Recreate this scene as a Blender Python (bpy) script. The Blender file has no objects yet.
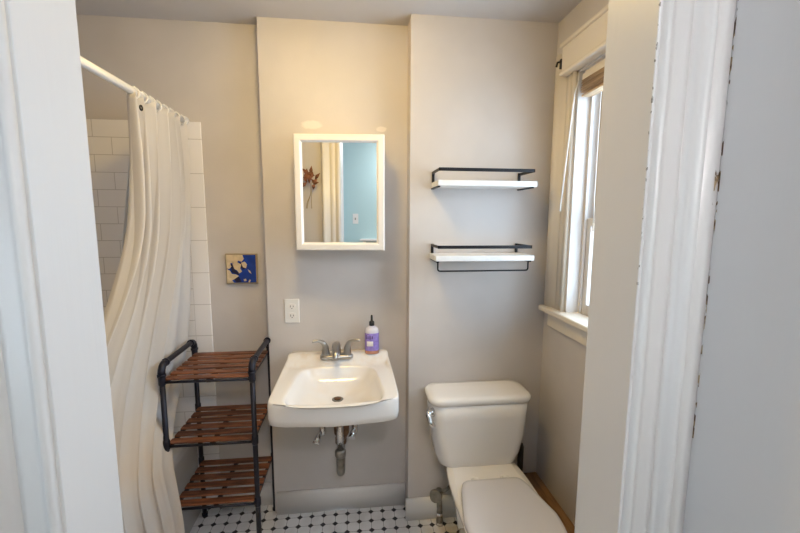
import bpy, bmesh, math, random
from mathutils import Vector, Matrix
C = bpy.context.scene.collection
PI = math.pi
random.seed(4)

# ------------------------------------------------------------------ camera
F, PITCH, YAW, ROLL, CH = 387.94, .1225, .115, .0039, 1.515
cam_d = bpy.data.cameras.new('camera'); cam = bpy.data.objects.new('camera', cam_d); C.objects.link(cam)
cam_d.sensor_width = 36; cam_d.lens = 36*F/800; cam_d.clip_start = .02
fw = Vector((math.sin(YAW)*math.cos(PITCH), math.cos(YAW)*math.cos(PITCH), -math.sin(PITCH)))
rt = Vector((math.cos(YAW), -math.sin(YAW), 0)); up = rt.cross(fw)
m = Matrix((rt, up, -fw)).transposed().to_4x4() @ Matrix.Rotation(ROLL, 4, 'Z')
m.translation = Vector((0, 0, CH)); cam.matrix_world = m
bpy.context.scene.camera = cam

# ------------------------------------------------------------------ light
vs = bpy.context.scene.view_settings
vs.view_transform = 'Standard'; vs.look = 'None'; vs.gamma = 1; vs.use_curve_mapping = False; vs.exposure = 0.5
w = bpy.data.worlds.new('sky'); bpy.context.scene.world = w; w.use_nodes = True
w.node_tree.nodes['Background'].inputs[0].default_value = (.68, .84, 1.0, 1)
w.node_tree.nodes['Background'].inputs[1].default_value = 6.8
LAMP_STRENGTH = 43.0; LAMP_COLOR = (1.0, .68, .20)
HALL_FILL_STRENGTH = 56.0; HALL_FILL_COLOR = (1.0, .94, .95)  # fill light of the lamp added in the hall
def portal(name, loc, rot, sx, sy):
    d = bpy.data.lights.new(name, 'AREA'); d.shape = 'RECTANGLE'; d.size = sx; d.size_y = sy
    d.cycles.is_portal = True
    o = bpy.data.objects.new(name, d); C.objects.link(o); o.location = loc; o.rotation_euler = rot
portal('window_daylight', (1.07, 1.17, 1.62), (0, PI/2, 0), 1.02, .84)
portal('added_hall_daylight', (-1.66, -.5, 1.55), (0, -PI/2, 0), .9, .6)  # guides sky light through the added hall window

# ------------------------------------------------------------------ materials
def mat(name, col, rough=.5, metal=0, var=0, scale=6, bump=0, bscale=60, spec=.5, emit=None, estr=0, coat=0):
    mt = bpy.data.materials.new(name); mt.use_nodes = True; nt = mt.node_tree
    b = nt.nodes['Principled BSDF']
    b.inputs['Base Color'].default_value = (*col, 1); b.inputs['Roughness'].default_value = rough
    b.inputs['Metallic'].default_value = metal; b.inputs['Specular IOR Level'].default_value = spec
    b.inputs['Coat Weight'].default_value = coat
    if emit:
        b.inputs['Emission Color'].default_value = (*emit, 1); b.inputs['Emission Strength'].default_value = estr
    tc = nt.nodes.new('ShaderNodeTexCoord')
    if var:
        n = nt.nodes.new('ShaderNodeTexNoise'); n.inputs['Scale'].default_value = scale; n.inputs['Detail'].default_value = 4
        nt.links.new(tc.outputs['Object'], n.inputs['Vector'])
        r = nt.nodes.new('ShaderNodeValToRGB')
        r.color_ramp.elements[0].position = .3; r.color_ramp.elements[1].position = .7
        r.color_ramp.elements[0].color = (*[max(0, c*(1-var)) for c in col], 1)
        r.color_ramp.elements[1].color = (*[min(1, c*(1+var)) for c in col], 1)
        nt.links.new(n.outputs['Fac'], r.inputs['Fac']); nt.links.new(r.outputs['Color'], b.inputs['Base Color'])
    if bump:
        n = nt.nodes.new('ShaderNodeTexNoise'); n.inputs['Scale'].default_value = bscale; n.inputs['Detail'].default_value = 3
        nt.links.new(tc.outputs['Object'], n.inputs['Vector'])
        bp = nt.nodes.new('ShaderNodeBump'); bp.inputs['Strength'].default_value = bump; bp.inputs['Distance'].default_value = .002
        nt.links.new(n.outputs['Fac'], bp.inputs['Height']); nt.links.new(bp.outputs['Normal'], b.inputs['Normal'])
    return mt

class NT:
    "small builder for maths in a node tree"
    def __init__(s, mt): s.t = mt.node_tree; s.b = s.t.nodes['Principled BSDF']
    def sock(s, v, i):
        if isinstance(v, (int, float)): i.default_value = v
        else: s.t.links.new(v, i)
    def op(s, o, a, b=0.0, c=0.0):
        n = s.t.nodes.new('ShaderNodeMath'); n.operation = o
        s.sock(a, n.inputs[0]); s.sock(b, n.inputs[1]); s.sock(c, n.inputs[2]); return n.outputs[0]
    def xyz(s):
        tc = s.t.nodes.new('ShaderNodeTexCoord'); sp = s.t.nodes.new('ShaderNodeSeparateXYZ')
        s.t.links.new(tc.outputs['Object'], sp.inputs[0]); s.vec = tc.outputs['Object']; return sp.outputs
    def mix(s, f, a, b):
        n = s.t.nodes.new('ShaderNodeMix'); n.data_type = 'RGBA'
        s.sock(f, n.inputs['Factor'])
        for v, k in ((a, 6), (b, 7)):
            if isinstance(v, tuple): n.inputs[k].default_value = (*v, 1)
            else: s.t.links.new(v, n.inputs[k])
        return n.outputs[2]
    def noise(s, scale, detail=3, vec=None):
        n = s.t.nodes.new('ShaderNodeTexNoise'); n.inputs['Scale'].default_value = scale; n.inputs['Detail'].default_value = detail
        s.t.links.new(vec or s.vec, n.inputs['Vector']); return n.outputs['Fac']
    def ss(s, x, a, b):   # smoothstep 0..1
        n = s.t.nodes.new('ShaderNodeMapRange'); n.interpolation_type = 'SMOOTHSTEP'
        s.sock(x, n.inputs[0]); n.inputs[1].default_value = a; n.inputs[2].default_value = b; return n.outputs[0]
    def bump(s, h, strength=.3, dist=.002):
        bp = s.t.nodes.new('ShaderNodeBump'); bp.inputs['Strength'].default_value = strength; bp.inputs['Distance'].default_value = dist
        s.t.links.new(h, bp.inputs['Height']); s.t.links.new(bp.outputs['Normal'], s.b.inputs['Normal'])

def wall_mat():
    mt = mat('wall_paint', (.62, .585, .56), .55); n = NT(mt); x, y, z = n.xyz()
    base = n.mix(n.ss(n.noise(3.0), .35, .65), (.585, .543, .520), (.63, .583, .56))
    def spot(cx, cz, rx, rz):
        dx = n.op('DIVIDE', n.op('SUBTRACT', x, cx), rx); dz = n.op('DIVIDE', n.op('SUBTRACT', z, cz), rz)
        d = n.op('ADD', n.op('MULTIPLY', dx, dx), n.op('MULTIPLY', dz, dz))
        d = n.op('ADD', d, n.op('MULTIPLY', n.noise(60), .9))
        return n.op('SUBTRACT', 1, n.ss(d, .9, 1.5))
    onfront = n.op('MULTIPLY', n.op('GREATER_THAN', y, 1.8), n.op('LESS_THAN', y, 1.93))
    m1 = n.op('MULTIPLY', n.op('MAXIMUM', spot(-.195, 1.945, .052, .022), spot(.128, 1.935, .028, .014)), onfront)
    base = n.mix(n.op('MULTIPLY', m1, .55), base, (.86, .80, .76))
    n.t.links.new(base, n.b.inputs['Base Color'])
    n.bump(n.noise(90), .12); return mt
M = {}
M['wall'] = wall_mat()
M['ceiling'] = mat('ceiling_paint', (.60, .57, .56), .7, bump=.15, bscale=80)
M['hall'] = mat('hall_paint', (.48, .68, .71), .6, bump=.1)
def trim_mat(name, col):
    mt = mat(name, col, .35); n = NT(mt); x, y, z = n.xyz()
    mp = n.t.nodes.new('ShaderNodeMapping'); mp.inputs['Scale'].default_value = (60, 60, 3); n.t.links.new(n.vec, mp.inputs['Vector'])
    n.bump(n.noise(1.5, 4, mp.outputs[0]), .18); return mt
M['trim'] = trim_mat('trim_paint', (.67, .64, .625))
M['tan'] = trim_mat('tan_sash_paint', (.60, .47, .33))
M['door'] = trim_mat('door_paint', (.62, .59, .58))
M['base'] = trim_mat('baseboard_paint', (.82, .795, .775))
M['wtrim'] = trim_mat('window_trim_paint', (.76, .69, .60))
def chip_mat(name, col, axis, at, half, dens, zmin, ns=110, ca=(.10, .045, .02), cb=(.42, .30, .16), bt=.5):
    mt = trim_mat(name, col); n = NT(mt); o = n.xyz()
    c = o[axis]; z = o[2]
    d = n.op('ABSOLUTE', n.op('SUBTRACT', c, at))
    cx = n.t.nodes.new('ShaderNodeCombineXYZ'); n.sock(n.op('MULTIPLY', c, 1.0), cx.inputs[0]); n.sock(n.op('MULTIPLY', z, .45), cx.inputs[1])
    band = n.op('SUBTRACT', 1, n.ss(d, half*.5, half))
    mask = n.op('MULTIPLY', n.ss(n.noise(ns, 3, cx.outputs[0]), dens, dens+.02), n.op('GREATER_THAN', band, .25))
    big = n.op('MULTIPLY', n.ss(n.noise(11, 1, cx.outputs[0]), bt, bt+.03), n.op('GREATER_THAN', z, zmin))
    mask = n.op('MULTIPLY', mask, big)
    colr = n.mix(n.ss(n.noise(120), .4, .6), ca, cb)
    n.t.links.new(n.mix(mask, col, colr), n.b.inputs['Base Color']); return mt
def floor_mat():
    mt = mat('octagon_tile', (.7, .7, .7), .3); n = NT(mt); x, y, z = n.xyz(); p = .06015
    def cell(c, off):
        t = n.op('DIVIDE', n.op('SUBTRACT', c, off), p)
        return n.op('ABSOLUTE', n.op('SUBTRACT', t, n.op('ROUND', t)))
    fx, fy = cell(x, -.3548), cell(y, 1.854)
    s = n.op('ADD', fx, fy)
    dot = n.op('LESS_THAN', s, .225)
    g1 = n.op('LESS_THAN', n.op('ABSOLUTE', n.op('SUBTRACT', s, .243)), .02)
    g2 = n.op('LESS_THAN', n.op('MINIMUM', fx, fy), .017)
    grout = n.op('MULTIPLY', n.op('MAXIMUM', g1, g2), n.op('SUBTRACT', 1, dot))
    white = n.mix(n.ss(n.noise(9), .35, .65), (.72, .695, .685), (.82, .805, .80))
    stain = n.op('MULTIPLY', n.ss(x, .22, .5), n.ss(n.noise(14), .35, .7))
    white = n.mix(n.op('MULTIPLY', stain, .75), white, (.62, .47, .27))
    c = n.mix(grout, white, (.23, .21, .20)); c = n.mix(dot, c, (.012, .012, .016))
    n.t.links.new(c, n.b.inputs['Base Color'])
    n.bump(n.op('SUBTRACT', 1, grout), .25, .001); return mt
M['floor'] = floor_mat()
M['hallfloor'] = mat('hall_wood', (.35, .22, .12), .4, var=.3, scale=4)
def tile_mat():
    mt = mat('subway_tile', (.8, .78, .78), .14); n = NT(mt); x, y, z = n.xyz(); ph = .0787; pw = .1575
    u = n.op('ADD', x, y)   # runs along either wall
    k = n.op('DIVIDE', n.op('SUBTRACT', 1.9585, z), ph); row = n.op('FLOOR', k)
    fz = n.op('SUBTRACT', k, row)
    sh = n.op('MULTIPLY', n.op('MODULO', row, 2.0), .5)
    a = n.op('ADD', n.op('DIVIDE', u, pw), sh); fa = n.op('SUBTRACT', a, n.op('FLOOR', a))
    gz = n.op('MAXIMUM', n.op('LESS_THAN', fz, .02), n.op('GREATER_THAN', fz, .98))
    gx = n.op('MAXIMUM', n.op('LESS_THAN', fa, .010), n.op('GREATER_THAN', fa, .990))
    g = n.op('MAXIMUM', gz, gx)
    # bullnose column standing on end at the open edge
    edge = n.op('GREATER_THAN', x, -.789)
    k2 = n.op('DIVIDE', n.op('SUBTRACT', 1.9585-.0787, z), ph*2); f2 = n.op('SUBTRACT', k2, n.op('FLOOR', k2))
    g2 = n.op('MAXIMUM', n.op('LESS_THAN', f2, .010), n.op('GREATER_THAN', f2, .990))
    g2 = n.op('MAXIMUM', g2, n.op('LESS_THAN', n.op('ABSOLUTE', n.op('SUBTRACT', x, -.789)), .0016))
    g = n.op('ADD', n.op('MULTIPLY', g, n.op('SUBTRACT', 1, edge)), n.op('MULTIPLY', g2, edge))
    c = n.mix(g, (.87, .845, .85), (.60, .57, .57))
    n.t.links.new(c, n.b.inputs['Base Color']); n.bump(n.op('SUBTRACT', 1, g), .35, .0015); return mt
M['tile'] = tile_mat()
M['ceramic'] = mat('white_ceramic', (.86, .835, .82), .10, coat=.3)
def sink_mat():
    mt = mat('sink_ceramic', (.87, .84, .82), .12, coat=.3); n = NT(mt); x, y, z = n.xyz()
    st = n.op('MULTIPLY', n.ss(y, 1.70, 1.86), n.ss(n.noise(16), .42, .62))
    bowl = n.op('MULTIPLY', n.op('SUBTRACT', 1, n.ss(z, .70, .80)), n.ss(n.noise(7), .4, .6))
    st = n.op('MAXIMUM', n.op('MULTIPLY', st, .30), n.op('MULTIPLY', bowl, .22))
    n.t.links.new(n.mix(st, (.87, .84, .82), (.70, .50, .30)), n.b.inputs['Base Color']); return mt
M['sink'] = sink_mat()
M['tub'] = mat('tub_enamel', (.78, .77, .77), .2, var=.03)
M['plastic'] = mat('white_plastic', (.84, .82, .80), .3)
M['outlet_dark'] = mat('socket_slot', (.05, .045, .04), .5)
M['cabinet'] = mat('cabinet_paint', (.86, .82, .79), .35)
M['mirror'] = mat('mirror_glass', (.93, .95, .95), .0, 1)
M['black'] = mat('black_metal', (.018, .018, .021), .4, .6)
M['blackpl'] = mat('black_plastic', (.012, .012, .013), .35)
M['rackmetal'] = mat('rack_pipe_enamel', (.022, .022, .034), .42, .5, bump=.2, bscale=120)
def wood(name, a, b, axis=0, rough=.5):
    mt = mat(name, a, rough); n = NT(mt); n.xyz()
    mp = n.t.nodes.new('ShaderNodeMapping'); sc = [45, 45, 45]; sc[axis] = 5; mp.inputs['Scale'].default_value = sc
    n.t.links.new(n.vec, mp.inputs['Vector']); f = n.noise(1.6, 5, mp.outputs[0])
    n.t.links.new(n.mix(n.ss(f, .32, .68), a, b), n.b.inputs['Base Color']); n.bump(f, .25); return mt
M['rackwood'] = wood('stained_slat_wood', (.085, .030, .014), (.27, .10, .045))
M['brownwood'] = wood('worn_brown_wood', (.17, .085, .035), (.33, .18, .08), 1)
M['shelfwood'] = mat('whitewashed_shelf', (.80, .79, .78), .5, var=.05, scale=20)
M['nickel'] = mat('brushed_nickel', (.46, .44, .42), .28, 1)
M['chrome'] = mat('chrome', (.78, .78, .79), .12, 1)
M['oldmetal'] = mat('tarnished_pipe', (.30, .28, .25), .38, .9, var=.25, scale=40)
M['rust'] = mat('rusty_brass', (.16, .085, .045), .55, .6, var=.5, scale=50)
def fabric():
    mt = mat('curtain_cloth', (.84, .80, .76), .85); n = NT(mt); x, y, z = n.xyz()
    low = n.op('MULTIPLY', n.op('SUBTRACT', 1, n.ss(z, .35, 1.15)), n.ss(n.noise(3.0), .25, .6))
    n.t.links.new(n.mix(n.op('MULTIPLY', low, .75), (.82, .79, .785), (.80, .63, .46)), n.b.inputs['Base Color'])
    n.bump(n.noise(400), .1)
    tr = n.t.nodes.new('ShaderNodeBsdfTranslucent'); tr.inputs[0].default_value = (.8, .76, .7, 1)
    ms = n.t.nodes.new('ShaderNodeMixShader'); ms.inputs[0].default_value = .32
    out = [q for q in n.t.nodes if q.type == 'OUTPUT_MATERIAL'][0]
    n.t.links.new(n.b.outputs[0], ms.inputs[1]); n.t.links.new(tr.outputs[0], ms.inputs[2]); n.t.links.new(ms.outputs[0], out.inputs[0]); return mt
M['curtain'] = fabric()
M['liner'] = mat('liner_plastic', (.80, .81, .84), .35)
M['lid'] = mat('toilet_lid_plastic', (.66, .65, .69), .25)
M['bottle'] = mat('bottle_plastic', (.72, .70, .78), .2)
M['purple'] = mat('purple_label', (.30, .22, .62), .4, var=.18, scale=80)
M['labelwhite'] = mat('white_label_print', (.82, .80, .84), .4)
M['ink'] = mat('dark_label_print', (.09, .05, .22), .4)
M['soap'] = mat('amber_soap', (.55, .25, .16), .2)
M['blue'] = mat('cobalt_glaze', (.008, .045, .32), .15, var=.25, scale=30)
M['cream'] = mat('cream_glaze', (.66, .52, .33), .3, var=.15, scale=60)
M['navy'] = mat('dark_navy_glaze', (.012, .012, .05), .2)
M['goldframe'] = mat('dull_gold_edge', (.38, .30, .19), .4, .2)
M['blind'] = wood('blind_slat_wood', (.42, .28, .17), (.66, .49, .32), 1)
M['cord'] = mat('cord_white', (.85, .85, .84), .5)
M['flower'] = mat('dried_petal', (.20, .075, .035), .8, var=.5, scale=30)
M['stem'] = mat('dried_stem', (.42, .32, .18), .8)
M['darkmetal'] = mat('dark_hinge_metal', (.05, .045, .04), .5, .7)
M['dome'] = mat('lamp_dome_glass', (.9, .85, .75), .3, emit=LAMP_COLOR, estr=LAMP_STRENGTH)
M['hdome'] = mat('hall_fill_lamp_glass', (.9, .88, .85), .3, emit=HALL_FILL_COLOR, estr=HALL_FILL_STRENGTH)
def glass():
    mt = bpy.data.materials.new('window_glass'); mt.use_nodes = True; nt = mt.node_tree; nt.nodes.clear()
    o = nt.nodes.new('ShaderNodeOutputMaterial'); a = nt.nodes.new('ShaderNodeBsdfTransparent'); g = nt.nodes.new('ShaderNodeBsdfGlossy')
    a.inputs[0].default_value = (.95, .98, 1, 1); g.inputs['Roughness'].default_value = .02
    ms = nt.nodes.new('ShaderNodeMixShader'); ms.inputs[0].default_value = .05
    nt.links.new(a.outputs[0], ms.inputs[1]); nt.links.new(g.outputs[0], ms.inputs[2]); nt.links.new(ms.outputs[0], o.inputs[0])
    return mt
M['glass'] = glass()

# ------------------------------------------------------------------ mesh helpers
def box(bm, lo, hi, bev=0, mi=0, seg=2):
    lo, hi = Vector(lo), Vector(hi); c = (lo+hi)/2; s = hi-lo
    r = bmesh.ops.create_cube(bm, size=1, matrix=Matrix.Translation(c) @ Matrix.Diagonal((*s, 1)))
    vs_ = r['verts']; fs = list({f for v in vs_ for f in v.link_faces})
    for f in fs: f.material_index = mi
    if bev:
        es = list({e for v in vs_ for e in v.link_edges})
        q = bmesh.ops.bevel(bm, geom=es, offset=bev, segments=seg, affect='EDGES', profile=.5)
        for f in q['faces']: f.material_index = mi
    return bm
def loft(bm, rings, cap0=True, cap1=True, mi=0, closed=True):
    R = [[bm.verts.new(p) for p in r] for r in rings]; n = len(R[0])
    for a, b in zip(R, R[1:]):
        for i in range(n if closed else n-1):
            j = (i+1) % n
            f = bm.faces.new((a[i], a[j], b[j], b[i])); f.smooth = True; f.material_index = mi
    if cap0: f = bm.faces.new(list(reversed(R[0]))); f.material_index = mi
    if cap1: f = bm.faces.new(R[-1]); f.material_index = mi
    return bm
def tube(bm, pts, r, n=12, mi=0, cap=True):
    pts = [Vector(p) for p in pts]; rs = r if isinstance(r, (list, tuple)) else [r]*len(pts)
    t0 = (pts[1]-pts[0]).normalized(); a = t0.orthogonal().normalized(); rings = []
    for i, p in enumerate(pts):
        t = (pts[min(i+1, len(pts)-1)]-pts[max(i-1, 0)]).normalized()
        a = (a-t*a.dot(t)).normalized(); b = t.cross(a)
        rings.append([p+(a*math.cos(2*PI*k/n)+b*math.sin(2*PI*k/n))*rs[i] for k in range(n)])
    return loft(bm, rings, cap, cap, mi)
def lathe(bm, prof, cx=0, cy=0, z0=0, n=28, mi=0, M4=None):
    rings = [[Vector((cx+r*math.cos(2*PI*k/n), cy+r*math.sin(2*PI*k/n), z0+z)) for k in range(n)] for r, z in prof]
    if M4: rings = [[M4 @ p for p in r] for r in rings]
    return loft(bm, rings, True, True, mi)
def arc(p0, c, p1, n=6):
    p0, c, p1 = Vector(p0), Vector(c), Vector(p1)
    return [p0*(1-t)**2+c*2*t*(1-t)+p1*t*t for t in [i/n for i in range(n+1)]]
def spline(ctrl, n=8):
    P = [Vector(c) for c in ctrl]; P = [P[0]*2-P[1]]+P+[P[-1]*2-P[-2]]; out = []
    for i in range(1, len(P)-2):
        for k in range(n):
            t = k/n; a, b, c, d = P[i-1:i+3]
            out.append(.5*((2*b)+(c-a)*t+(2*a-5*b+4*c-d)*t*t+(3*b-a-3*c+d)*t**3))
    return out+[P[-2]]
def obj(name, bm, m_, parent=None, smooth=None):
    bmesh.ops.recalc_face_normals(bm, faces=bm.faces)
    me = bpy.data.meshes.new(name); bm.to_mesh(me); bm.free()
    for x in (m_ if isinstance(m_, (list, tuple)) else [m_]): me.materials.append(M[x] if isinstance(x, str) else x)
    if smooth: 
        for p in me.polygons: p.use_smooth = True
    o = bpy.data.objects.new(name, me); C.objects.link(o)
    if parent:
        o.parent = parent; o.location = -parent.location if parent.type == 'EMPTY' or True else (0, 0, 0)
    return o
def B(): return bmesh.new()
def struct(name, bm, m_, parent=None):
    o = obj(name, bm, m_, parent)
    if not parent: o['kind'] = 'structure'
    return o
def tag(o, label, cat, group=None):
    o['label'] = label; o['category'] = cat
    if group: o['group'] = group
    return o
def thing(name, loc, label, cat, group=None):
    o = bpy.data.objects.new(name, None); C.objects.link(o); o.location = loc; o.empty_display_size = .05
    return tag(o, label, cat, group)
def rrect(cx, cy, a, b, z, r, n=6):
    pts = []
    for qx, qy, s in ((1, 1, 0), (-1, 1, 1), (-1, -1, 2), (1, -1, 3)):
        for k in range(n+1):
            t = (s+k/n)*PI/2
            pts.append(Vector((cx+qx*(a-r)+r*math.cos(t), cy+qy*(b-r)+r*math.sin(t), z)))
    return pts
def ellip(cx, cy, a, b, z, e=2.0, n=48):
    pts = []
    for k in range(n):
        t = 2*PI*k/n; c, s = math.cos(t), math.sin(t)
        pts.append(Vector((cx+a*math.copysign(abs(c)**(2/e), c), cy+b*math.copysign(abs(s)**(2/e), s), z)))
    return pts

# ------------------------------------------------------------------ the room
H = 2.40; YS, YT, YL, XR = 1.899, 1.791, 1.976, .928; XS, XC = -.4246, .2516
XL = -1.53; XH0, XH1, YH = -1.55, 1.5, -1.0
struct('floor', box(B(), (XL-.1, .45, -.08), (XR+.15, 2.1, 0)), 'floor')
struct('floor_hall', box(B(), (XH0-.1, YH-.1, -.08), (XH1+.1, .45, 0)), 'hallfloor')
struct('ceiling', box(B(), (XL-.1, YH-.1, H), (XH1+.1, 2.1, H+.08)), 'ceiling')
struct('wall_back_left', box(B(), (XL-.1, YL, 0), (XS, YL+.12, H)), 'wall')
struct('wall_back_middle', box(B(), (XS, YS, 0), (XC, YL+.12, H)), 'wall')
struct('wall_back_right', box(B(), (XC, YT, 0), (XR+.15, YL+.12, H)), 'wall')
struct('wall_left', box(B(), (XL-.1, .54, 0), (XL, YL, H)), 'wall')
struct('wall_tile_back', box(B(), (XL+.001, YL-.008, .0), (-.711, YL, 1.9585), .002), 'tile')
struct('wall_tile_left', box(B(), (XL, .56, .0), (XL+.008, YL-.008, 1.9585)), 'tile')
# right wall with the window opening
WY0, WY1, WZ0, WZ1 = .72, 1.602, 1.085, 2.13
bm = B()
box(bm, (XR, .45, 0), (XR+.15, YT, WZ0)); box(bm, (XR, .45, WZ1), (XR+.15, YT, H))
box(bm, (XR, .45, WZ0), (XR+.15, WY0, WZ1)); box(bm, (XR, WY1, WZ0), (XR+.15, YT, WZ1))
struct('wall_right', bm, 'wall')
# front wall with the doorway
DX0, DX1, DZ = -.335, .357, 2.36
DXa, DXb = DX0-.02, DX1+.02
bm = B()
box(bm, (XH0-.1, .46, 0), (DXa, .54, H)); box(bm, (DXb, .46, 0), (XH1+.1, .54, H)); box(bm, (DXa, .46, DZ+.02), (DXb, .54, H))
struct('wall_front', bm, 'wall')
# hall beyond the doorway
bm = B(); box(bm, (XH0, YH-.1, 0), (XH1, YH, H)); struct('wall_hall_back', bm, 'hall')
bm = B(); box(bm, (XH1, YH-.1, 0), (XH1+.1, .46, H)); struct('wall_hall_right', bm, 'ceiling')
HWY0, HWY1, HWZ0, HWZ1 = -.8, -.2, 1.1, 2.0  # unseen window opening, added to let sky light into the hall
bm = B()
box(bm, (XH0-.1, YH-.1, 0), (XH0, .46, HWZ0)); box(bm, (XH0-.1, YH-.1, HWZ1), (XH0, .46, H))
box(bm, (XH0-.1, YH-.1, HWZ0), (XH0, HWY0, HWZ1)); box(bm, (XH0-.1, HWY1, HWZ0), (XH0, .46, HWZ1))
struct('wall_hall_left', bm, 'ceiling')
bm = B(); box(bm, (XH0-.06, HWY0, HWZ0), (XH0-.054, HWY1, HWZ1)); wn = struct('window_hall_added', bm, 'glass')  # pane of the added hall window
bm = B()
for y in (HWY0, HWY1-.05, (HWY0+HWY1)/2-.02): box(bm, (XH0-.08, y, HWZ0), (XH0-.03, y+.05 if y != (HWY0+HWY1)/2-.02 else y+.04, HWZ1))
for z in (HWZ0, 1.48, HWZ1-.05): box(bm, (XH0-.081, HWY0, z), (XH0-.029, HWY1, z+.05))
obj('added_window_frame', bm, 'trim', wn)

# baseboards
def profile_x(bm, x0, x1, yw, prof):     # runs along X on a wall at yw, profile (out, z)
    rings = [[Vector((x, yw-o, z)) for o, z in prof] for x in (x0, x1)]
    return loft(bm, rings)
bp_ = [(0, 0), (.016, 0), (.016, .095), (.012, .108), (.006, .116), (0, .118)]
bm = B(); profile_x(bm, -.415, XC-.002, YS, bp_); struct('baseboard_middle', bm, 'base')
bm = B(); profile_x(bm, XC-.012, .84, YT, [(0, 0), (.02, 0), (.02, .095), (.015, .105), (.005, .110), (0, .110)]); struct('baseboard_right', bm, 'base')
bm = B(); profile_x(bm, -.71, XS, YL, bp_); struct('baseboard_left', bm, 'base')

# door lining and casings; the casing profile is (across, out)
cas = [(0, 0), (0, .010), (.003, .016), (.007, .018), (.011, .016), (.015, .010), (.022, .008), (.034, .009), (.042, .008), (.045, .002), (.048, .002), (.051, .012), (.056, .020), (.062, .021), (.067, .016), (.070, .008), (.074, .010), (.078, .013), (.092, .013)]
def casing(bm, xin, sgn, yw, out, prof=cas, tail=None):
    P = list(prof)+(tail or [(P_[0], P_[1]) for P_ in [(.092, 0)]])
    rings = [[Vector((xin+sgn*u, yw+out*t, z)) for u, t in P] for z in (0, DZ+.035)]
    return loft(bm, rings)
chip1 = chip_mat('chipped_lining_paint', (.67, .64, .625), 1, .4512, .0013, .57, 1.42, 230, (.16, .14, .12), (.40, .37, .34), .44)
bm = B(); box(bm, (DXa, .45, 0), (DX0, .55, DZ+.02), .0015); struct('door_lining_left', bm, 'trim')
bm = B(); box(bm, (DX1, .45, 0), (DXb, .55, DZ+.02), .0015); struct('door_lining_right', bm, chip1)
bm = B(); box(bm, (DX0, .45, DZ), (DX1, .55, DZ+.02)); struct('door_lining_top', bm, 'trim')
chip2 = chip_mat('chipped_casing_paint', (.67, .64, .625), 0, DX1+.0935, .0035, .50, 1.28, bt=.54)
bm = B(); casing(bm, DX0-.004, -1, .46, -1); struct('trim_1', bm, 'trim')
bm = B(); casing(bm, DX1+.004, 1, .46, -1); struct('trim_2', bm, chip2)
wide = [(0, 0), (0, .012), (.006, .018), (.014, .014), (.03, .011), (.034, .006), (.038, .011), (.07, .011), (.074, .006), (.078, .011), (.10, .013), (.106, .018), (.116, .024), (.128, .024), (.132, .018), (.132, 0)]
bm = B(); casing(bm, DX0-.006, -1, .54, 1, wide[:-1], [wide[-1]]); struct('trim_3', bm, 'trim')
bm = B(); casing(bm, DX1+.006, 1, .54, 1, wide[:-1], [wide[-1]]); struct('trim_4', bm, 'trim')
# door leaf standing open into the hall, its edge against the casing
leafm = chip_mat('chipped_door_paint', (.68, .65, .635), 1, .4495, .0045, .49, 1.22, bt=.46)
bm = B(); box(bm, (DX1+.097, -.26, .01), (DX1+.132, .453, DZ-.01), .002)
dr = struct('door_1', bm, leafm)
bm = B(); tube(bm, [(DX1+.097, -.2, 1.0), (DX1+.06, -.2, 1.0)], .01); lathe(bm, [(.0, 0), (.02, .002), (.027, .012), (.022, .028), (0, .034)], M4=Matrix.Translation((DX1+.065, -.2, 1.0)) @ Matrix.Rotation(-PI/2, 4, 'Y'))
obj('door_knob', bm, 'nickel', dr)

# ------------------------------------------------------------------ window
bm = B()      # lining of the opening
box(bm, (XR-.002, WY1-.012, WZ0), (XR+.15, WY1+.002, WZ1)); box(bm, (XR-.002, WY0-.002, WZ0), (XR+.15, WY0+.012, WZ1))
box(bm, (XR-.002, WY0, WZ1-.012), (XR+.15, WY1, WZ1+.002)); box(bm, (XR-.002, WY0, WZ0), (XR+.15, WY1, WZ0+.012))
box(bm, (XR+.052, WY1-.026, WZ0), (XR+.062, WY1-.012, WZ1)); box(bm, (XR+.052, WY0+.012, WZ0), (XR+.062, WY0+.026, WZ1))
win = struct('window_1', bm, 'trim')
def sash(name, x, z0, z1, mt):
    bm = B(); t = .033
    box(bm, (x, WY1-.014-.038, z0), (x+t, WY1-.014, z1), .003); box(bm, (x, WY0+.014, z0), (x+t, WY0+.052, z1), .003)
    box(bm, (x+.001, WY0+.05, z0), (x+t-.001, WY1-.05, z0+.05), .003); box(bm, (x+.001, WY0+.05, z1-.035), (x+t-.001, WY1-.05, z1), .003)
    s = obj(name, bm, mt, win)
    bm = B(); box(bm, (x+.014, WY0+.05, z0+.045), (x+.018, WY1-.05, z1-.03)); g = obj('pane', bm, 'glass', s); g.location = (0, 0, 0)
    return s
sash('lower_sash', XR+.064, WZ0+.012, 1.52, 'trim'); sash('upper_sash', XR+.100, 1.485, WZ1-.012, 'tan')
wcas = [(0, 0), (0, .016), (.006, .02), (.012, .016), (.03, .014), (.034, .009), (.038, .014), (.062, .014), (.066, .009), (.07, .014), (.10, .017), (.106, .022), (.124, .028), (.140, .028), (.143, .022), (.143, 0)]
bm = B(); loft(bm, [[Vector((XR-o, WY1+u, z)) for u, o in wcas] for z in (WZ0+.02, WZ1+.105)]); obj('side_casing', bm, 'wtrim', win)
bm = B(); loft(bm, [[Vector((XR-o, WY0-u, z)) for u, o in wcas] for z in (WZ0+.02, WZ1+.105)]); obj('side_casing', bm, 'wtrim', win)
bm = B()
box(bm, (XR-.040, WY0-.08, WZ1-.002), (XR, WY1+.068, WZ1+.125), .004); box(bm, (XR-.048, WY0-.084, WZ1-.004), (XR, WY1+.072, WZ1+.014), .006)
box(bm, (XR-.050, WY0-.09, WZ1+.112), (XR, WY1+.078, WZ1+.13), .006)
obj('head_casing', bm, 'wtrim', win)
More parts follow.
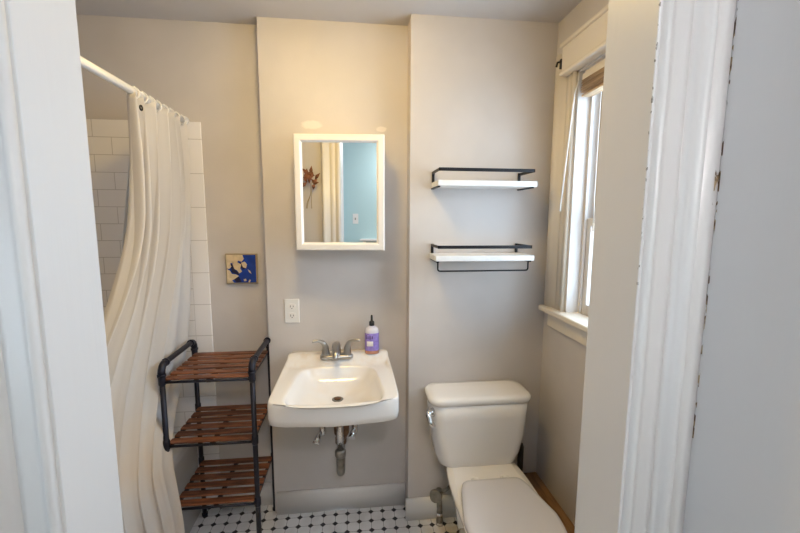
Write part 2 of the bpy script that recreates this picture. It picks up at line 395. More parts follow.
bm = B(); box(bm, (XR-.05, WY0-.15, WZ0-.005), (XR+.06, WY1+.155, WZ0+.02), .006); box(bm, (XR-.018, WY0-.12, WZ0-.075), (XR, WY1+.12, WZ0-.005), .004)
# the stool is one board with a thin apron below
obj('window_stool', bm, 'wtrim', win)
# blind drawn up under the head
bl = thing('window_blind', (XR+.025, 1.18, WZ1-.012), 'raised tan wooden slat blind bunched under the window head', 'window blind')
bm = B(); box(bm, (XR+.006, WY0+.02, WZ1-.046), (XR+.044, WY1-.02, WZ1-.022), .003); box(bm, (XR+.012, WY0+.03, WZ1-.0225), (XR+.038, WY1-.03, WZ1-.012)); obj('head_rail', bm, 'wtrim', bl)
bm = B()
for k in range(6):
    z = WZ1-.053-k*.0088; d = random.uniform(-.004, .004)
    rings = []
    for y in (WY0+.025, WY1-.024): rings.append([Vector((XR+.004+d, y, z)), Vector((XR+.048+d, y, z-.002)), Vector((XR+.048+d, y, z+.003)), Vector((XR+.004+d, y, z+.004))])
    loft(bm, rings)
obj('slats', bm, 'blind', bl)
bm = B(); box(bm, (XR+.004, WY0+.025, WZ1-.114), (XR+.048, WY1-.024, WZ1-.104), .003); obj('bottom_rail', bm, 'blind', bl)
bm = B(); tube(bm, [(XR-.006, 1.585, WZ1-.05), (XR-.02, 1.588, WZ1-.1), (XR-.05, 1.60, 1.55)], .003, 8); obj('tilt_wand', bm, 'cord', bl)
bm = B(); tube(bm, [(XR+.04, 1.50, WZ1-.05), (XR+.04, 1.50, 1.60), (XR+.045, 1.50, 1.49)], .002, 6); tube(bm, [(XR+.045, 1.50, 1.50), (XR+.045, 1.50, 1.465)], .006, 8); obj('pull_cord', bm, 'cord', bl)
bm = B(); yy = WY1+.088; box(bm, (XR-.036, yy-.007, 2.165), (XR-.026, yy+.007, 2.205), .002); tube(bm, [(XR-.03, yy, 2.195), (XR-.048, yy, 2.19), (XR-.052, yy, 2.172)], .0045, 8)
tag(obj('curtain_rod_hook', bm, 'darkmetal'), 'small dark metal hook on the upper left corner of the window casing', 'hook')

# brown ledge low on the right wall
bm = B(); box(bm, (.862, .60, 0), (XR, YT-.02, .185), .006); box(bm, (.852, .60, .185), (XR, YT, .205), .006)
tag(obj('wooden_ledge', bm, 'brownwood'), 'low worn brown wooden ledge along the right wall beside the toilet', 'ledge')

# ------------------------------------------------------------------ lamps
lp = thing('ceiling_lamp', (-.15, 1.18, H), 'round flush ceiling lamp with a glass dome in the bathroom', 'lamp')
bm = B(); lathe(bm, [(.0, 0), (.135, 0), (.14, -.012), (.13, -.022), (0, -.022)], -.15, 1.18, H-.0); obj('lamp_base', bm, 'nickel', lp)
bm = B(); lathe(bm, [(0, -.022), (.12, -.024), (.115, -.045), (.09, -.075), (.05, -.092), (0, -.096)], -.15, 1.18, H); obj('lamp_dome', bm, 'dome', lp)
lp = thing('hall_fill_lamp', (.22, -.68, H), 'round flush fill lamp added in the hall, unseen behind the doorway', 'lamp')  # unseen lamp added to send fill light through the doorway
bm = B(); lathe(bm, [(.0, 0), (.155, 0), (.16, -.012), (.15, -.022), (0, -.022)], (.22), -.68, H); obj('lamp_base', bm, 'nickel', lp)
bm = B(); lathe(bm, [(0, -.022), (.14, -.024), (.13, -.045), (.10, -.075), (.06, -.092), (0, -.096)], (.22), -.68, H); obj('lamp_dome', bm, 'hdome', lp)

# ------------------------------------------------------------------ tub
TX = -.812
bm = B()
def tr(a, b, z, r, cx=(XL+.012+TX)/2, cy=1.265): return rrect(cx, cy, a, b, z, r, 6)
A, Bq = (TX-XL-.012)/2, .70
loft(bm, [tr(A, Bq, .0, .012), tr(A, Bq, .39, .012), tr(A+.004, Bq, .405, .018), tr(A+.004, Bq, .43, .018), tr(A-.004, Bq-.006, .44, .02), tr(A-.06, Bq-.07, .44, .09), tr(A-.072, Bq-.085, .43, .10),
          tr(A-.09, Bq-.12, .25, .11), tr(A-.11, Bq-.16, .12, .12), tr(A-.16, Bq-.22, .09, .12)])
for f in bm.faces: f.smooth = False if len(f.verts) > 4 else True
tub = tag(obj('bathtub', bm, 'tub'), 'white bathtub behind the shower curtain at the left wall', 'bathtub')

# ------------------------------------------------------------------ curtain rod, rings, curtain, liner
RX, RZ = -.78, 1.961
rod = thing('shower_curtain_rod', (RX, YL-.008, RZ), 'white shower curtain rod running from the tiled wall toward the doorway', 'curtain rod')
bm = B(); tube(bm, [(RX, .545, RZ), (RX, YL-.012, RZ)], .0135, 20); obj('rod', bm, 'plastic', rod)
bm = B(); tube(bm, [(RX, YL-.022, RZ), (RX, YL-.009, RZ)], [.018, .021], 20); obj('flange', bm, 'plastic', rod)
bm = B(); tube(bm, [(RX, .56, RZ), (RX, .545, RZ)], [.018, .021], 20); obj('flange', bm, 'plastic', rod)

def lerp(tab, z):
    if z >= tab[0][0]: return tab[0][1:]
    for a, b in zip(tab, tab[1:]):
        if z >= b[0]:
            t = (a[0]-z)/(a[0]-b[0]); t = t*t*(3-2*t) if False else t
            return [p*(1-t)+q*t for p, q in zip(a[1:], b[1:])]
    return tab[-1][1:]
#            z     front Y  back Y  X front  X back  fold amp
ctab = [(1.950, 1.520, 1.945, -.782, -.782, .026), (1.70, 1.510, 1.95, -.784, -.784, .034), (1.45, 1.465, 1.945, -.786, -.788, .038), (1.25, 1.34, 1.94, -.790, -.795, .034), (1.05, 1.17, 1.93, -.800, -.810, .032),
        (.85, 1.07, 1.90, -.815, -.826, .028), (.68, 1.05, 1.80, -.805, -.826, .026), (.60, 1.06, 1.60, -.780, -.780, .026), (.44, 1.08, 1.57, -.755, -.745, .024), (.25, 1.10, 1.565, -.745, -.722, .022), (.05, 1.12, 1.56, -.745, -.728, .022)]
NU, NV = 220, 90
rings = []
for j in range(NV+1):
    z = 1.950-(1.950-.05)*j/NV
    smp = [lerp(ctab, z+d) for d in (-.10, -.07, -.04, -.02, 0, .02, .04, .07, .10)]
    yf, yb, xf, xb, am = [sum(q)/9 for q in zip(*smp)]
    row = []
    for i in range(NU+1):
        u = i/NU
        
        ph = 2*PI*6.2*(u**.9) + .5*math.sin(3*z+4*u)
        # folds are tight in the front two thirds and open out to a flat panel at the back
        flat = 1-.72*max(0, min(1, (u-.62)/.2))*max(0, min(1, (1.75-z)/.4))
        s = math.sin(ph); sh = math.copysign(abs(s)**.75, s)
        x = xf+(xb-xf)*u + am*flat*sh*(1+.25*math.sin(7*u+2*z))
        y = yf+(yb-yf)*u + .022*flat*math.cos(ph*1.0)*(.5+.5*min(1, (1.95-z)))
        y += .010*math.sin(9*u+5*z)
        row.append(Vector((max(x, -.805) if z < .46 else x, y, z+ (.008*math.cos(ph) if j == 0 else 0))))
    rings.append(row)
bm = B(); loft(bm, rings, False, False, closed=False)
cur = obj('shower_curtain', bm, 'curtain')
md = cur.modifiers.new('thick', 'SOLIDIFY'); md.thickness = .0016
tag(cur, 'cream white fabric shower curtain gathered at the back of the rod', 'shower curtain')
bm = B()
rg = []
for k in range(9):
    t = k/8*2*PI
    rg.append(t)
def ring_at(bm, c, R, r, ax='Y', n=20):
    pts = []
    for k in range(n+1):
        a = 2*PI*k/n
        pts.append(Vector(c)+(Vector((math.cos(a), .0, math.sin(a))) if ax == 'Y' else Vector((0, math.cos(a), math.sin(a))))*R)
    return tube(bm, pts, r, 8, cap=False)
ring_at(bm, (-.762, 1.555, 1.908), .008, .0028, 'X'); gr = obj('grommet', bm, 'darkmetal', cur)
gr.location = (0, 0, 0)
# liner inside the tub
rings = []
for j in range(41):
    z = 1.93-(1.93-.30)*j/40
    t = j/40; xx = -.800-.06*min(1, max(0, (1.85-z)/.5))-.07*min(1, max(0, (1.0-z)/.35))
    rings.append([Vector((xx-.014+.006*math.sin(u*22+z*3), 1.60+.355*u-.10*t*(1-u), z)) for u in [i/60 for i in range(61)]])
for r_ in rings:
    for v in r_: v.x = min(v.x, -.826)
bm = B(); loft(bm, rings, False, False, closed=False); li = obj('shower_liner', bm, 'liner')
md = li.modifiers.new('thick', 'SOLIDIFY'); md.thickness = .001
tag(li, 'smooth bluish white liner hanging inside the tub behind the cream curtain', 'shower liner')
# hooks
hook = None
ys = [1.545, 1.60, 1.655, 1.71, 1.765, 1.82, 1.875, 1.93]
for k, y in enumerate(ys):
    if hook is None:
        bm = B(); ring_at(bm, (0, 0, 0), .0195, .0028, 'Y', 24); bmesh.ops.create_uvsphere(bm, u_segments=10, v_segments=8, radius=.0045, matrix=Matrix.Translation((.004, 0, .0195)))
        hook = obj('curtain_ring', bm, 'plastic', smooth=True); o = hook
    else:
        o = hook.copy(); C.objects.link(o)
    o.location = (RX, y, RZ-.005); o.rotation_euler = (0, 0, random.uniform(-.3, .3))
    tag(o, 'white curtain ring at the front end of the gathered curtain' if k == 0 else 'white curtain ring at the wall end of the rod' if k == 7 else 'white curtain ring in the gathered middle of the row', 'curtain ring', 'white rings on the shower rod')

# ------------------------------------------------------------------ wooden slat rack
RK = {}
x0, x1, y0, y1 = -.782, -.430, 1.60, 1.925
rack = thing('shelf_rack', ((x0+x1)/2, (y0+y1)/2, 0), 'three-tier rack of black pipe with dark wooden slat shelves', 'shelf rack')
for (x, y) in ((x0, y0), (x1, y0), (x0, y1), (x1, y1)):
    bm = B(); tube(bm, [(x, y, 0), (x, y, .905)], .0105, 14)
    for z in (.30, .585, .862): tube(bm, [(x, y, z-.022), (x, y, z-.016), (x, y, z+.016), (x, y, z+.022)], [.0108, .0135, .0135, .0108], 14)
    tube(bm, [(x, y, 0), (x, y, .012)], .014, 14)
    obj('post', bm, 'rackmetal', rack)
for x in (x0, x1):
    bm = B(); tube(bm, arc((x, y0, .895), (x, y0, .925), (x, y0+.03, .925))+arc((x, y1-.03, .925), (x, y1, .925), (x, y1, .895)), .0115, 14)
    for s, y in ((1, y0), (-1, y1)):
        tube(bm, arc((x, y, .885), (x, y, .925), (x, y+s*.036, .925)), .0142, 14)
        tube(bm, [(x, y, .878), (x, y, .888)], .0165, 14); tube(bm, [(x, y+s*.034, .925), (x, y+s*.043, .925)], .0165, 14)
    obj('handle_rail', bm, 'rackmetal', rack)
for z in (.862, .585, .30):
    bm = B()
    for x in (x0+.012, x1-.012): box(bm, (x-.007, y0+.005, z-.016), (x+.007, y1-.005, z-.002), .002)
    for y in (y0, y1): tube(bm, [(x0, y, z-.009), (x1, y, z-.009)], .0055, 10)
    sx = (x0+x1)/2
    box(bm, (sx-.009, y0+.004, z-.018), (sx+.009, y1-.004, z-.004), .002)
    tr_ = obj('tier_frame', bm, 'rackmetal', rack)
    for k in range(6):
        y = y0+.022+k*(y1-y0-.044)/5
        bm = B(); box(bm, (x0+.004, y-.0185, z-.003), (x1-.004, y+.0185, z+.004), .002)
        s = obj('slat', bm, 'rackwood', tr_); s.location = (0, 0, 0)

# ------------------------------------------------------------------ medicine cabinet
cb = thing('medicine_cabinet', (-.065, YS, 1.37), 'white framed medicine cabinet with a mirrored door above the sink', 'medicine cabinet')
cx0, cx1, cz0, cz1 = -.258, .134, 1.374, 1.876; CY = YS-.105
bm = B(); box(bm, (cx0+.006, CY, cz0+.006), (cx1-.010, YS, cz1-.006), .003); obj('cabinet_body', bm, 'cabinet', cb)
dw = cx1-cx0; fwid = .036
AJ = math.radians(5.4)
def door_pt(o): o.matrix_local = Matrix.Translation(Vector((cx0, CY-.003, 0))-cb.location) @ Matrix.Rotation(-AJ, 4, 'Z')
bm = B()
box(bm, (0, -.018, cz0), (dw, -.0, cz1), .002)
door = obj('cabinet_door', bm, 'cabinet', cb); door_pt(door)
bm = B()
fr = [(0, 0), (0, .010), (.004, .014), (.026, .014), (.034, .006), (fwid, 0)]
rings = []
for u, t in fr:
    rings.append([Vector((u, -.018-t, cz0+u)), Vector((dw-u, -.018-t, cz0+u)), Vector((dw-u, -.018-t, cz1-u)), Vector((u, -.018-t, cz1-u))])
loft(bm, rings, False, False)
for f in bm.faces: f.smooth = False
f_ = obj('mirror_frame', bm, 'cabinet', door); f_.location = (0, 0, 0)
bm = B(); box(bm, (.030, -.0215, cz0+.030), (dw-.030, -.0185, cz1-.030)); g = obj('mirror_glass', bm, 'mirror', door); g.location = (0, 0, 0)

# ------------------------------------------------------------------ outlet and art tile
ot = thing('wall_outlet', (-.3085, YS, 1.0675), 'white double wall outlet above the left edge of the sink', 'outlet')
bm = B(); box(bm, (-.344, YS-.006, 1.008), (-.274, YS, 1.127), .003); obj('cover_plate', bm, 'plastic', ot)
for z in (1.090, 1.045):
    bm = B(); loft(bm, [[Vector((p.x, YS-.006-d, p.y)) for p in rrect(-.309, z, .0165, .0145, 0, .008, 4)] for d in (0, .002)]); s = obj('socket', bm, 'cabinet', ot)
    bm = B(); box(bm, (-.317, YS-.0085, z-.004), (-.3145, YS-.0075, z+.006)); box(bm, (-.3035, YS-.0085, z-.003), (-.301, YS-.0075, z+.005)); tube(bm, [(-.309, YS-.0085, z-.009), (-.309, YS-.0075, z-.009)], .0022, 10)
    q = obj('slots', bm, 'outlet_dark', s); q.location = (0, 0, 0)
at = thing('decorative_tile', (-.56, YL, 1.27), 'square blue and cream map tile hanging on the wall left of the sink', 'wall tile')
ax0, az0, S = -.628, 1.195, .148
bm = B(); box(bm, (ax0, YL-.018, az0), (ax0+S, YL, az0+S), .002); obj('backing', bm, 'goldframe', at)
bm = B(); box(bm, (ax0+.006, YL-.0195, az0+.006), (ax0+S-.006, YL-.0175, az0+S-.006)); bt = obj('blue_face', bm, 'blue', at)
def poly(bm, pts, y0_, y1_):
    P = [(ax0+.006+(S-.012)*u, az0+S-.006-(S-.012)*v) for u, v in pts]
    loft(bm, [[Vector((x, y0_, z)) for x, z in P], [Vector((x, y1_, z)) for x, z in P]])
    return bm
bm = B()
for pts in ([(0, 0), (.55, 0), (.60, .14), (.52, .24), (.40, .20), (.34, .30), (.22, .28), (.10, .30), (0, .26)],
            [(.0, .26), (.12, .30), (.16, .42), (.08, .50), (.0, .48)],
            [(.2, .30), (.36, .26), (.50, .34), (.46, .48), (.52, .60), (.42, .66), (.36, .56), (.26, .50)],
            [(.50, .28), (.62, .24), (.70, .34), (.66, .48), (.56, .44)],
            [(.0, .50), (.10, .56), (.16, .68), (.30, .70), (.40, .76), (.26, .86), (.16, .92), (.22, 1), (0, 1)],
            [(.72, .52), (.80, .58), (.84, .68), (.76, .62)], [(.56, .88), (.64, .86), (.66, .94), (.58, .95)], [(.72, .98), (.78, .88), (.80, .94), (.76, 1)]):
    poly(bm, pts, YL-.0215, YL-.019)
obj('cream_relief', bm, 'cream', at)
bm = B()
for pts in ([(.14, .32), (.24, .36), (.26, .52), (.40, .64), (.42, .74), (.30, .68), (.16, .62)], [(.40, .32), (.50, .26), (.56, .44), (.66, .48), (.54, .54), (.46, .42)], [(.34, .12), (.40, .10), (.38, .22), (.33, .24)], [(.22, .86), (.40, .78), (.5, .98), (.3, .99)]):
    poly(bm, pts, YL-.0205, YL-.019)
obj('dark_relief', bm, 'navy', at)

# ------------------------------------------------------------------ sink
SX = -.087; ZT = .822
sk = thing('wall_sink', (SX, YS, ZT), 'white ceramic wall-hung sink with stained back ledge', 'sink')
N = 96
def outer(a, b, z, e=16, bow=.032, cy=1.665):
    P = ellip(SX, cy, a, b, z, e, N)
    for p in P:
        if p.y < cy: p.y -= bow*(1-((p.x-SX)/a)**2)*((cy-p.y)/b)
        else: p.x = SX+(p.x-SX)*(1-.06*(p.y-cy)/b)
        p.y = min(p.y, YS-.001)
    return P
def bowlr(k, z, cy=1.592):
    P = ellip(SX, cy, .186, .188, z, 5.5, N)
    for p in P:
        v = (p.y-cy)/.185
        p.x = SX+(p.x-SX)*(1-.09*v)
        if v < 0: p.y -= .018*(1-min(1, ((p.x-SX)/.20)**2))
    c = Vector((SX+.003, 1.640, z))
    return [Vector((c.x+(p.x-c.x)*k, c.y+(p.y-c.y)*k, z)) for p in P]
o_top = outer(.2515, .2335, ZT); b0 = bowlr(1.03, ZT)
mid = [[a.lerp(b, t) for a, b in zip(o_top, b0)] for t in (.12, .25, .4, .55, .7, .85, 1)]
rings = [outer(.10, .10, .722, 4, 0), outer(.20, .19, .728, 6, .02), outer(.247, .228, .730), outer(.253, .236, .735), outer(.256, .238, .760), outer(.2555, .237, ZT-.014), outer(.254, .2355, ZT-.005), o_top]+mid
for r in rings[6:]:
    for p in r: 
        t = max(0, min(1, (p.y-1.79)/.07)); p.z += .040*t*t*(3-2*t)
rings += [bowlr(.992, ZT-.002), bowlr(.972, ZT-.008), bowlr(.94, ZT-.020), bowlr(.88, ZT-.037), bowlr(.78, ZT-.053), bowlr(.64, ZT-.068), bowlr(.48, ZT-.080), bowlr(.32, ZT-.088), bowlr(.15, ZT-.094), bowlr(.085, ZT-.096)]
bm = B(); loft(bm, rings)
# bowl underside
loft(bm, [ellip(SX, 1.66, .17, .14, .7225, 3, 40), ellip(SX, 1.66, .13, .11, .70, 2.6, 40), ellip(SX, 1.66, .06, .05, .680, 2.2, 40), ellip(SX, 1.66, .03, .03, .668, 2, 40)])
obj('basin', bm, 'sink', sk)
bm = B(); lathe(bm, [(0, 0), (.024, 0), (.025, .003), (.021, .005), (.016, .002), (0, .001)], SX+.003, 1.640, ZT-.0965); dn = obj('drain_ring', bm, 'oldmetal', sk)
bm = B(); lathe(bm, [(0, .002), (.015, .003), (.0155, .007), (.008, .010), (0, .011)], SX+.003, 1.640, ZT-.0965); q = obj('stopper', bm, 'rust', dn); q.location = (0, 0, 0)
bm = B(); lathe(bm, [(0, 0), (.012, 0), (.012, .002), (0, .002)], M4=Matrix.Translation((SX, 1.4655, ZT-.03)) @ Matrix.Rotation(-PI/2, 4, 'X'))
bm.free()
# faucet
FX, FY, FZ = -.095, 1.834, ZT+.028
fc = thing('faucet', (FX, FY, FZ), 'brushed nickel two-handle faucet on the sink ledge', 'faucet')
def stad(w_, d_, z): return [Vector((FX+p.x, FY+p.y, z)) for p in rrect(0, 0, w_, d_, 0, d_*.96, 6)]
bm = B(); loft(bm, [stad(.078, .026, FZ-.004), stad(.080, .028, FZ), stad(.079, .027, FZ+.010), stad(.074, .022, FZ+.015)]); obj('base_plate', bm, 'nickel', fc)
bm = B(); tube(bm, spline([(FX, FY, FZ+.008), (FX, FY-.002, FZ+.045), (FX, FY-.030, FZ+.068), (FX, FY-.07, FZ+.060), (FX, FY-.105, FZ+.042), (FX, FY-.112, FZ+.030)], 6), [.021]*5+[.020]*6+[.018]*6+[.015]*7+[.012]*7, 18); 
obj('spout', bm, 'nickel', fc)
for s in (-1, 1):
    hx = FX+s*.052
    bm = B(); tube(bm, spline([(hx, FY, FZ+.008), (hx, FY, FZ+.030), (hx+s*.002, FY, FZ+.052), (hx+s*.012, FY-.002, FZ+.072), (hx+s*.036, FY-.006, FZ+.083), (hx+s*.062, FY-.012, FZ+.082)], 6),
         [.0215, .021, .0205, .020, .0195, .019, .0185, .018, .0175, .017, .0165, .016, .0155, .0145, .0135, .013, .0125, .012, .0115, .0105, .0095, .009, .0085, .008, .008, .0078, .0075, .0072, .007, .0065, .005], 16)
    o = obj('handle', bm, 'nickel', fc)
# soap bottle
BX, BY, BZ = .076, 1.848, ZT+.036
sb = thing('soap_bottle', (BX, BY, BZ), 'purple labelled soap bottle with a black nozzle standing on the sink ledge', 'bottle')
def ovl(k, z): return ellip(BX, BY, .034*k, .023*k, BZ+z, 2.2, 36)
bm = B(); loft(bm, [ovl(.86, 0), ovl(.97, .003), ovl(1, .012), ovl(1, .105), ovl(.97, .118), ovl(.85, .128), ovl(.6, .134), ovl(.38, .138), ovl(.36, .142)]); obj('bottle_body', bm, 'bottle', sb)
bm = B(); loft(bm, [ovl(.99, .002), ovl(1.012, .010), ovl(1.012, .017), ovl(1.005, .018)]); obj('amber_soap', bm, 'soap', sb)
bm = B(); loft(bm, [ovl(1.0, .018), ovl(1.02, .019), ovl(1.02, .104), ovl(1.0, .105)]); lb = obj('label_wrap', bm, 'purple', sb)
def patch(name, u0, u1, z0, z1, m_, k=1.035):
    bm = B(); R1 = []
    for z in (z0, z1):
        R1.append([Vector((BX+.034*k*math.sin(u), BY-.023*k*math.cos(u), BZ+z)) for u in [u0+(u1-u0)*i/8 for i in range(9)]])
    loft(bm, R1, False, False, closed=False); o = obj(name, bm, m_, lb); o.location = (0, 0, 0); o.modifiers.new('thick', 'SOLIDIFY').thickness = .0008
patch('white_print', -.8, .15, .042, .066, 'labelwhite')
for k in range(4): patch('dark_print', -.95+k*.30, -.80+k*.30, .076+.002*(k % 2), .096-.004*(k % 2), 'ink')
bm = B(); lathe(bm, [(0, 0), (.0125, 0), (.013, .004), (.013, .018), (.010, .022), (.006, .024), (.0055, .045), (.004, .052), (0, .053)], BX, BY, BZ+.140); obj('nozzle_cap', bm, 'blackpl', sb)
# drain pipe and stops
PX, PY = -.078, 1.70
tp = thing('drain_trap', (PX, PY, .68), 'tarnished drain pipe and trap under the sink', 'drain pipe')
bm = B(); tube(bm, [(PX, PY, .70), (PX, PY, .43)], .0165, 16); obj('tailpiece', bm, 'chrome', tp)
bm = B(); tube(bm, [(PX, PY, .455), (PX, PY, .447), (PX, PY, .425), (PX, PY, .418)], [.019, .026, .026, .021], 10); obj('slip_nut', bm, 'oldmetal', tp)
bm = B(); tube(bm, spline([(PX, PY, .43), (PX, PY, .365), (PX, PY+.012, .335), (PX, PY+.038, .322), (PX+.0, PY+.066, .338), (PX, PY+.078, .37), (PX, PY+.078, .45), (PX, PY+.088, .49), (PX, PY+.12, .505), (PX, YS, .505)], 6), .0195, 16); obj('trap_bend', bm, 'oldmetal', tp)
bm = B(); tube(bm, [(PX, YS-.02, .505), (PX, YS-.001, .505)], [.026, .045], 20); obj('wall_flange', bm, 'rust', tp)
bm = B(); tube(bm, [(PX, PY+.078, .44), (PX, PY+.078, .47)], .027, 10); obj('slip_nut', bm, 'rust', tp)
bm = B(); tube(bm, [(PX+.004, PY+.03, .70), (PX+.006, PY+.035, .52), (PX+.004, PY+.05, .47)], [.045, .036, .015], 12); obj('waste_body', bm, 'rust', tp)
for i, (px_, nm) in enumerate(((-.167, 'left'), (-.012, 'right'))):
    vt = thing('supply_stop', (px_, YS-.07, .495), 'chrome water stop under the sink on the %s of the drain' % nm, 'valve', 'chrome water stops under the sink')
    y = YS-.085
    bm = B(); tube(bm, [(px_, y, .70), (px_, y, .51)], .006, 10); obj('riser', bm, 'chrome', vt)
    bm = B(); tube(bm, [(px_, y, .535), (px_, y, .525), (px_, y, .475), (px_, y, .465)], [.010, .017, .017, .012], 14); tube(bm, [(px_, y, .495), (px_, YS-.005, .495)], .009, 12); obj('valve_body', bm, 'chrome', vt)
    bm = B(); tube(bm, [(px_, YS-.012, .495), (px_, YS-.001, .495)], [.014, .026], 16); obj('escutcheon', bm, 'rust', vt)
    bm = B(); tube(bm, [(px_, y, .495), (px_-.01-.01*(1-i), y-.025, .48-.01*(1-i)), (px_-.015-.015*(1-i), y-.045, .465-.02*(1-i))], [.007, .014, .018], 12); obj('oval_handle', bm, 'chrome', vt)

# ------------------------------------------------------------------ shelves with rail
def shelf(z, yn, name_label, towel):
    s = thing('wall_shelf', (.565, YT, z), name_label, 'shelf', 'black railed shelves above the toilet')
    X0, X1 = (.344 if towel else .350), .790
    bm = B(); box(bm, (X0, yn, z), (X1, YT-.006, z+.024), .002); obj('plank', bm, 'shelfwood', s)
    bm = B(); zr = z+(.062 if towel else .068); a, b = .352, .775; t = .003
    box(bm, (a, yn-.006, zr-.007), (b, yn-.006+t*2, zr+.007), .001)
    for x in (a, b-.006):
        box(bm, (x, yn-.006, zr-.006), (x+.006, YT, zr+.006), .001)
        xl = x if x < .5 else x-.006
        box(bm, (xl, YT-.008, z-.006), (xl+.012, YT-.0005, zr+.006), .001)
        box(bm, (x-.003, yn+.004, z-.006), (x+.009, YT-.001, z), .001)
    obj('rail_frame', bm, 'black', s)
    if towel:
        bm = B(); zb = z-.044; yb = yn+.012
        tube(bm, [(a+.004, yb, z-.001)]+arc((a+.004, yb, zb+.012), (a+.004, yb, zb), (a+.016, yb, zb), 5)+arc((b-.020, yb, zb), (b-.008, yb, zb), (b-.008, yb, zb+.012), 5)+[(b-.008, yb, z-.001)], .0035, 10)
        obj('towel_bar', bm, 'black', s)
    return s
shelf(1.655, 1.640, 'upper white plank shelf with black metal rail on the wall', False)
shelf(1.332, 1.636, 'lower white plank shelf with black rail and a towel bar beneath', True)

# ------------------------------------------------------------------ toilet
TXc = .565
tl = thing('toilet', (TXc, 1.5, 0), 'white ceramic toilet with its lid closed', 'toilet')
def tk(a, b, z, r, cy=1.688, bow=.012, n=8):
    P = rrect(TXc-.004, cy, a, b, z, r, n)
    for p in P:
        if p.y < cy: p.y -= bow*(1-((p.x-TXc)/a)**2)
    return P
bm = B(); loft(bm, [tk(.13, .06, .376, .05), tk(.168, .077, .380, .055), tk(.188, .086, .395, .06), tk(.203, .090, .44, .06), tk(.217, .093, .52, .058), tk(.225, .094, .62, .055), tk(.230, .095, .690, .055)])
obj('tank', bm, 'ceramic', tl)
bm = B(); loft(bm, [tk(.228, .093, .6895, .055), tk(.239, .0975, .692, .052), tk(.241, .099, .704, .052), tk(.239, .098, .713, .052), tk(.230, .092, .7205, .05), tk(.20, .07, .723, .05), tk(.1, .03, .7235, .02)])
obj('tank_lid', bm, 'ceramic', tl)
lvx, lvy = TXc-.238, 1.618
bm = B(); tube(bm, [(lvx+.012, lvy, .655), (lvx-.012, lvy-.008, .655)], [.020, .018], 14)
tube(bm, [(lvx-.010, lvy-.014, .672), (lvx-.012, lvy-.020, .655), (lvx-.005, lvy-.038, .628), (lvx+.006, lvy-.052, .612)], [.010, .014, .013, .009], 12); obj('flush_lever', bm, 'chrome', tl)
# bowl: egg outline, y0 = back, y1 = front
def egg(a, yb, yf, z, e=2.3, n=56, cx=TXc, eb=3.2):
    cy = yb-(yb-yf)*.46; P = []
    for k in range(n):
        t = 2*PI*k/n; c, s = math.cos(t), math.sin(t)
        b = (yb-cy) if s > 0 else (cy-yf)
        ee = eb if s > 0 else e
        P.append(Vector((cx+a*math.copysign(abs(c)**(2/ee), c), cy+b*math.copysign(abs(s)**(2/ee), s), z)))
    return P
bm = B()
loft(bm, [egg(.105, 1.70, 1.12, 0), egg(.108, 1.70, 1.115, .02), egg(.098, 1.69, 1.15, .06), egg(.10, 1.69, 1.14, .15), egg(.125, 1.70, 1.08, .24), egg(.158, 1.72, 1.01, .32), egg(.172, 1.73, .985, .36), egg(.176, 1.735, .98, .384), egg(.172, 1.73, .985, .392), egg(.12, 1.7, 1.05, .393)])
loft(bm, [[Vector((TXc+s_*x, y, z)) for s_, x, y in ((-1, .145, 1.53), (-1, .155, 1.50), (-1, .172, 1.36), (1, .172, 1.36), (1, .155, 1.50), (1, .145, 1.53), (1, .14, 1.76), (-1, .14, 1.76))] for z in (.30, .388)]+[[Vector((TXc+s_*x, y, .394)) for s_, x, y in ((-1, .142, 1.53), (-1, .15, 1.50), (-1, .165, 1.37), (1, .165, 1.37), (1, .15, 1.50), (1, .142, 1.53), (1, .136, 1.755), (-1, .136, 1.755))]])
obj('bowl', bm, 'ceramic', tl)
def lidr(k, z, a=.178, yb=1.462, yf=.985):
    c = (yb+yf)/2
    P = egg(a, yb, yf, z, 2.15, cx=TXc-.007, eb=14); 
    for p in P:
        t = max(0, (p.y-1.24)/.235); p.x = TXc-.007+(p.x-TXc+.007)*(1-.32*t**1.4)
    return [Vector((TXc+(p.x-TXc)*k, c+(p.y-c)*k, p.z)) for p in P]
bm = B(); loft(bm, [lidr(.96, .394), lidr(1, .397), lidr(1, .409), lidr(.985, .412)]); obj('seat', bm, 'ceramic', tl)
bm = B(); loft(bm, [lidr(.975, .413), lidr(.995, .415), lidr(.995, .426), lidr(.975, .432), lidr(.9, .4355), lidr(.6, .437), lidr(.2, .4375)]); ld = obj('seat_lid', bm, 'lid', tl)
for s in (-1, 1):
    bm = B(); tube(bm, [(TXc+s*.065-.012, 1.482, .412), (TXc+s*.065+.012, 1.482, .412)], .010, 12); lathe(bm, [(0, 0), (.013, 0), (.013, .006), (.008, .009), (0, .009)], TXc+s*.065, 1.508, .393, 14)
    obj('hinge', bm, 'plastic', tl)
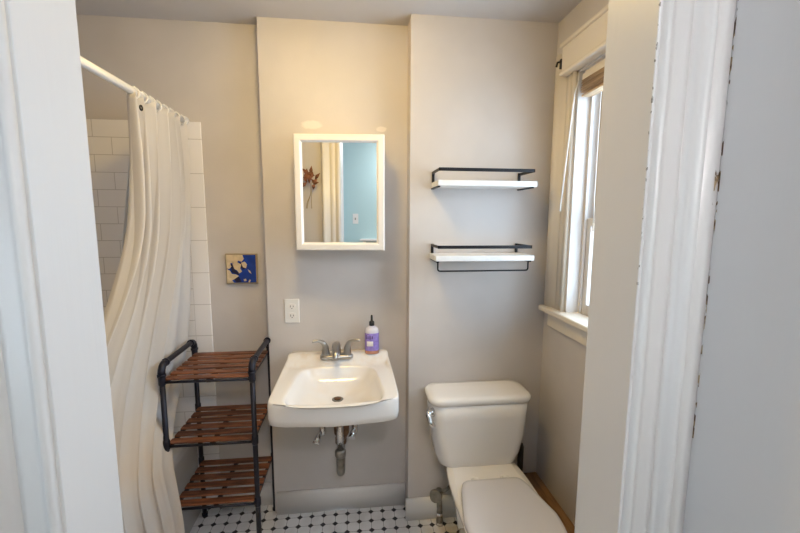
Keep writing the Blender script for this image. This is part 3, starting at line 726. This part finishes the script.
# supply
vs_ = thing('toilet_valve', (.392, 1.74, 0), 'tarnished shutoff valve and pipe by the baseboard left of the toilet', 'valve')
bm = B(); tube(bm, [(.405, 1.735, .0), (.405, 1.735, .03), (.404, 1.737, .08), (.400, 1.74, .16)], [.017, .016, .014, .013], 12); obj('floor_pipe', bm, 'oldmetal', vs_)
bm = B(); tube(bm, [(.405, 1.735, .0), (.405, 1.735, .022)], [.02, .014], 14); obj('floor_flange', bm, 'chrome', vs_)
bm = B(); tube(bm, [(.404, 1.736, .045), (.404, 1.736, .065)], .016, 10); obj('pipe_nut', bm, 'chrome', vs_)
bm = B(); tube(bm, [(.400, 1.74, .14), (.400, 1.74, .185)], .015, 12); tube(bm, [(.400, 1.742, .165), (.43, 1.742, .172), (.452, 1.742, .19)], .0085, 10); obj('valve_body', bm, 'oldmetal', vs_)
bm = B(); tube(bm, [(.392, 1.735, .168), (.380, 1.715, .172), (.376, 1.700, .174)], [.012, .032, .029], 18); obj('valve_handle', bm, 'oldmetal', vs_)
bm = B(); tube(bm, spline([(.452, 1.742, .19), (.465, 1.735, .24), (.450, 1.715, .31), (.432, 1.70, .36), (.432, 1.695, .392)], 6), .006, 10); tube(bm, [(.432, 1.695, .365), (.432, 1.695, .40)], [.016, .019], 10); obj('supply_line', bm, 'rust', vs_)
# toilet brush
br = thing('toilet_brush', (.81, 1.70, 0), 'black toilet brush handle standing between the toilet and right wall', 'toilet brush')
bm = B(); lathe(bm, [(0, 0), (.042, 0), (.045, .01), (.040, .11), (.03, .12), (0, .12)], .796, 1.70, 0); obj('holder', bm, 'blackpl', br)
bm = B(); tube(bm, [(.796, 1.70, .11), (.796, 1.70, .22), (.796, 1.70, .25), (.796, 1.70, .41), (.796, 1.70, .425)], [.006, .007, .014, .015, .010], 14); obj('brush_handle', bm, 'blackpl', br)

# ------------------------------------------------------------------ seen in the mirror
fl = thing('dried_flower', (-.545, .54, 1.80), 'dried reddish brown flower sprig hanging beside the doorway, seen in the mirror', 'dried flower')
bm = B(); rnd = random.Random(7)
cxf, czf, yf_ = -.555, 1.79, .57
for k in range(20):
    a = rnd.uniform(0, 2*PI); L = rnd.uniform(.045, .085); cz = czf+rnd.uniform(-.07, .05); cx = cxf+rnd.uniform(-.03, .03)
    d = Vector((math.cos(a)*.7, rnd.uniform(0, .35), math.sin(a)+.3)).normalized(); sd = d.cross(Vector((0, 1, 0))).normalized()
    p = Vector((cx, yf_, cz)); n_ = Vector((0, .012, 0))
    v = [p, p+d*L*.5+sd*.014+n_, p+d*L, p+d*L*.5-sd*.014+n_, p+d*L*.5-n_*.3]
    q = [bm.verts.new(x) for x in v]
    for t in ((0, 1, 4), (1, 2, 4), (2, 3, 4), (3, 0, 4), (0, 3, 1), (1, 3, 2)):
        try: bm.faces.new([q[i] for i in t])
        except ValueError: pass
obj('petals', bm, 'flower', fl)
bm = B()
for k in range(4):
    s = rnd.uniform(-1, 1)
    tube(bm, spline([(cxf, .565, czf), (cxf+.01*s, .56, czf-.09), (cxf+.05*s, .556, czf-.15), (cxf+.07*s, .552, czf-.20)], 5), .0022, 6)
obj('stems', bm, 'stem', fl)
bm = B(); box(bm, (-.55, YH, 1.455), (-.485, YH+.006, 1.57), .002); sw = obj('light_switch', bm, 'plastic')
tag(sw, 'small light switch on the teal hall wall, seen in the mirror', 'light switch')
bm = B(); box(bm, (-.524, YH+.006, 1.50), (-.512, YH+.014, 1.525), .002); obj('toggle', bm, 'oldmetal', sw)
bm = B(); box(bm, (-.45, YH, 1.26), (.10, YH+.13, 1.285), .004); box(bm, (-.42, YH, 1.20), (-.40, YH+.10, 1.26), .003); box(bm, (.05, YH, 1.20), (.07, YH+.10, 1.26), .003)
tag(obj('hall_shelf', bm, 'plastic'), 'small white shelf on the teal hall wall, seen at the mirror bottom', 'shelf')
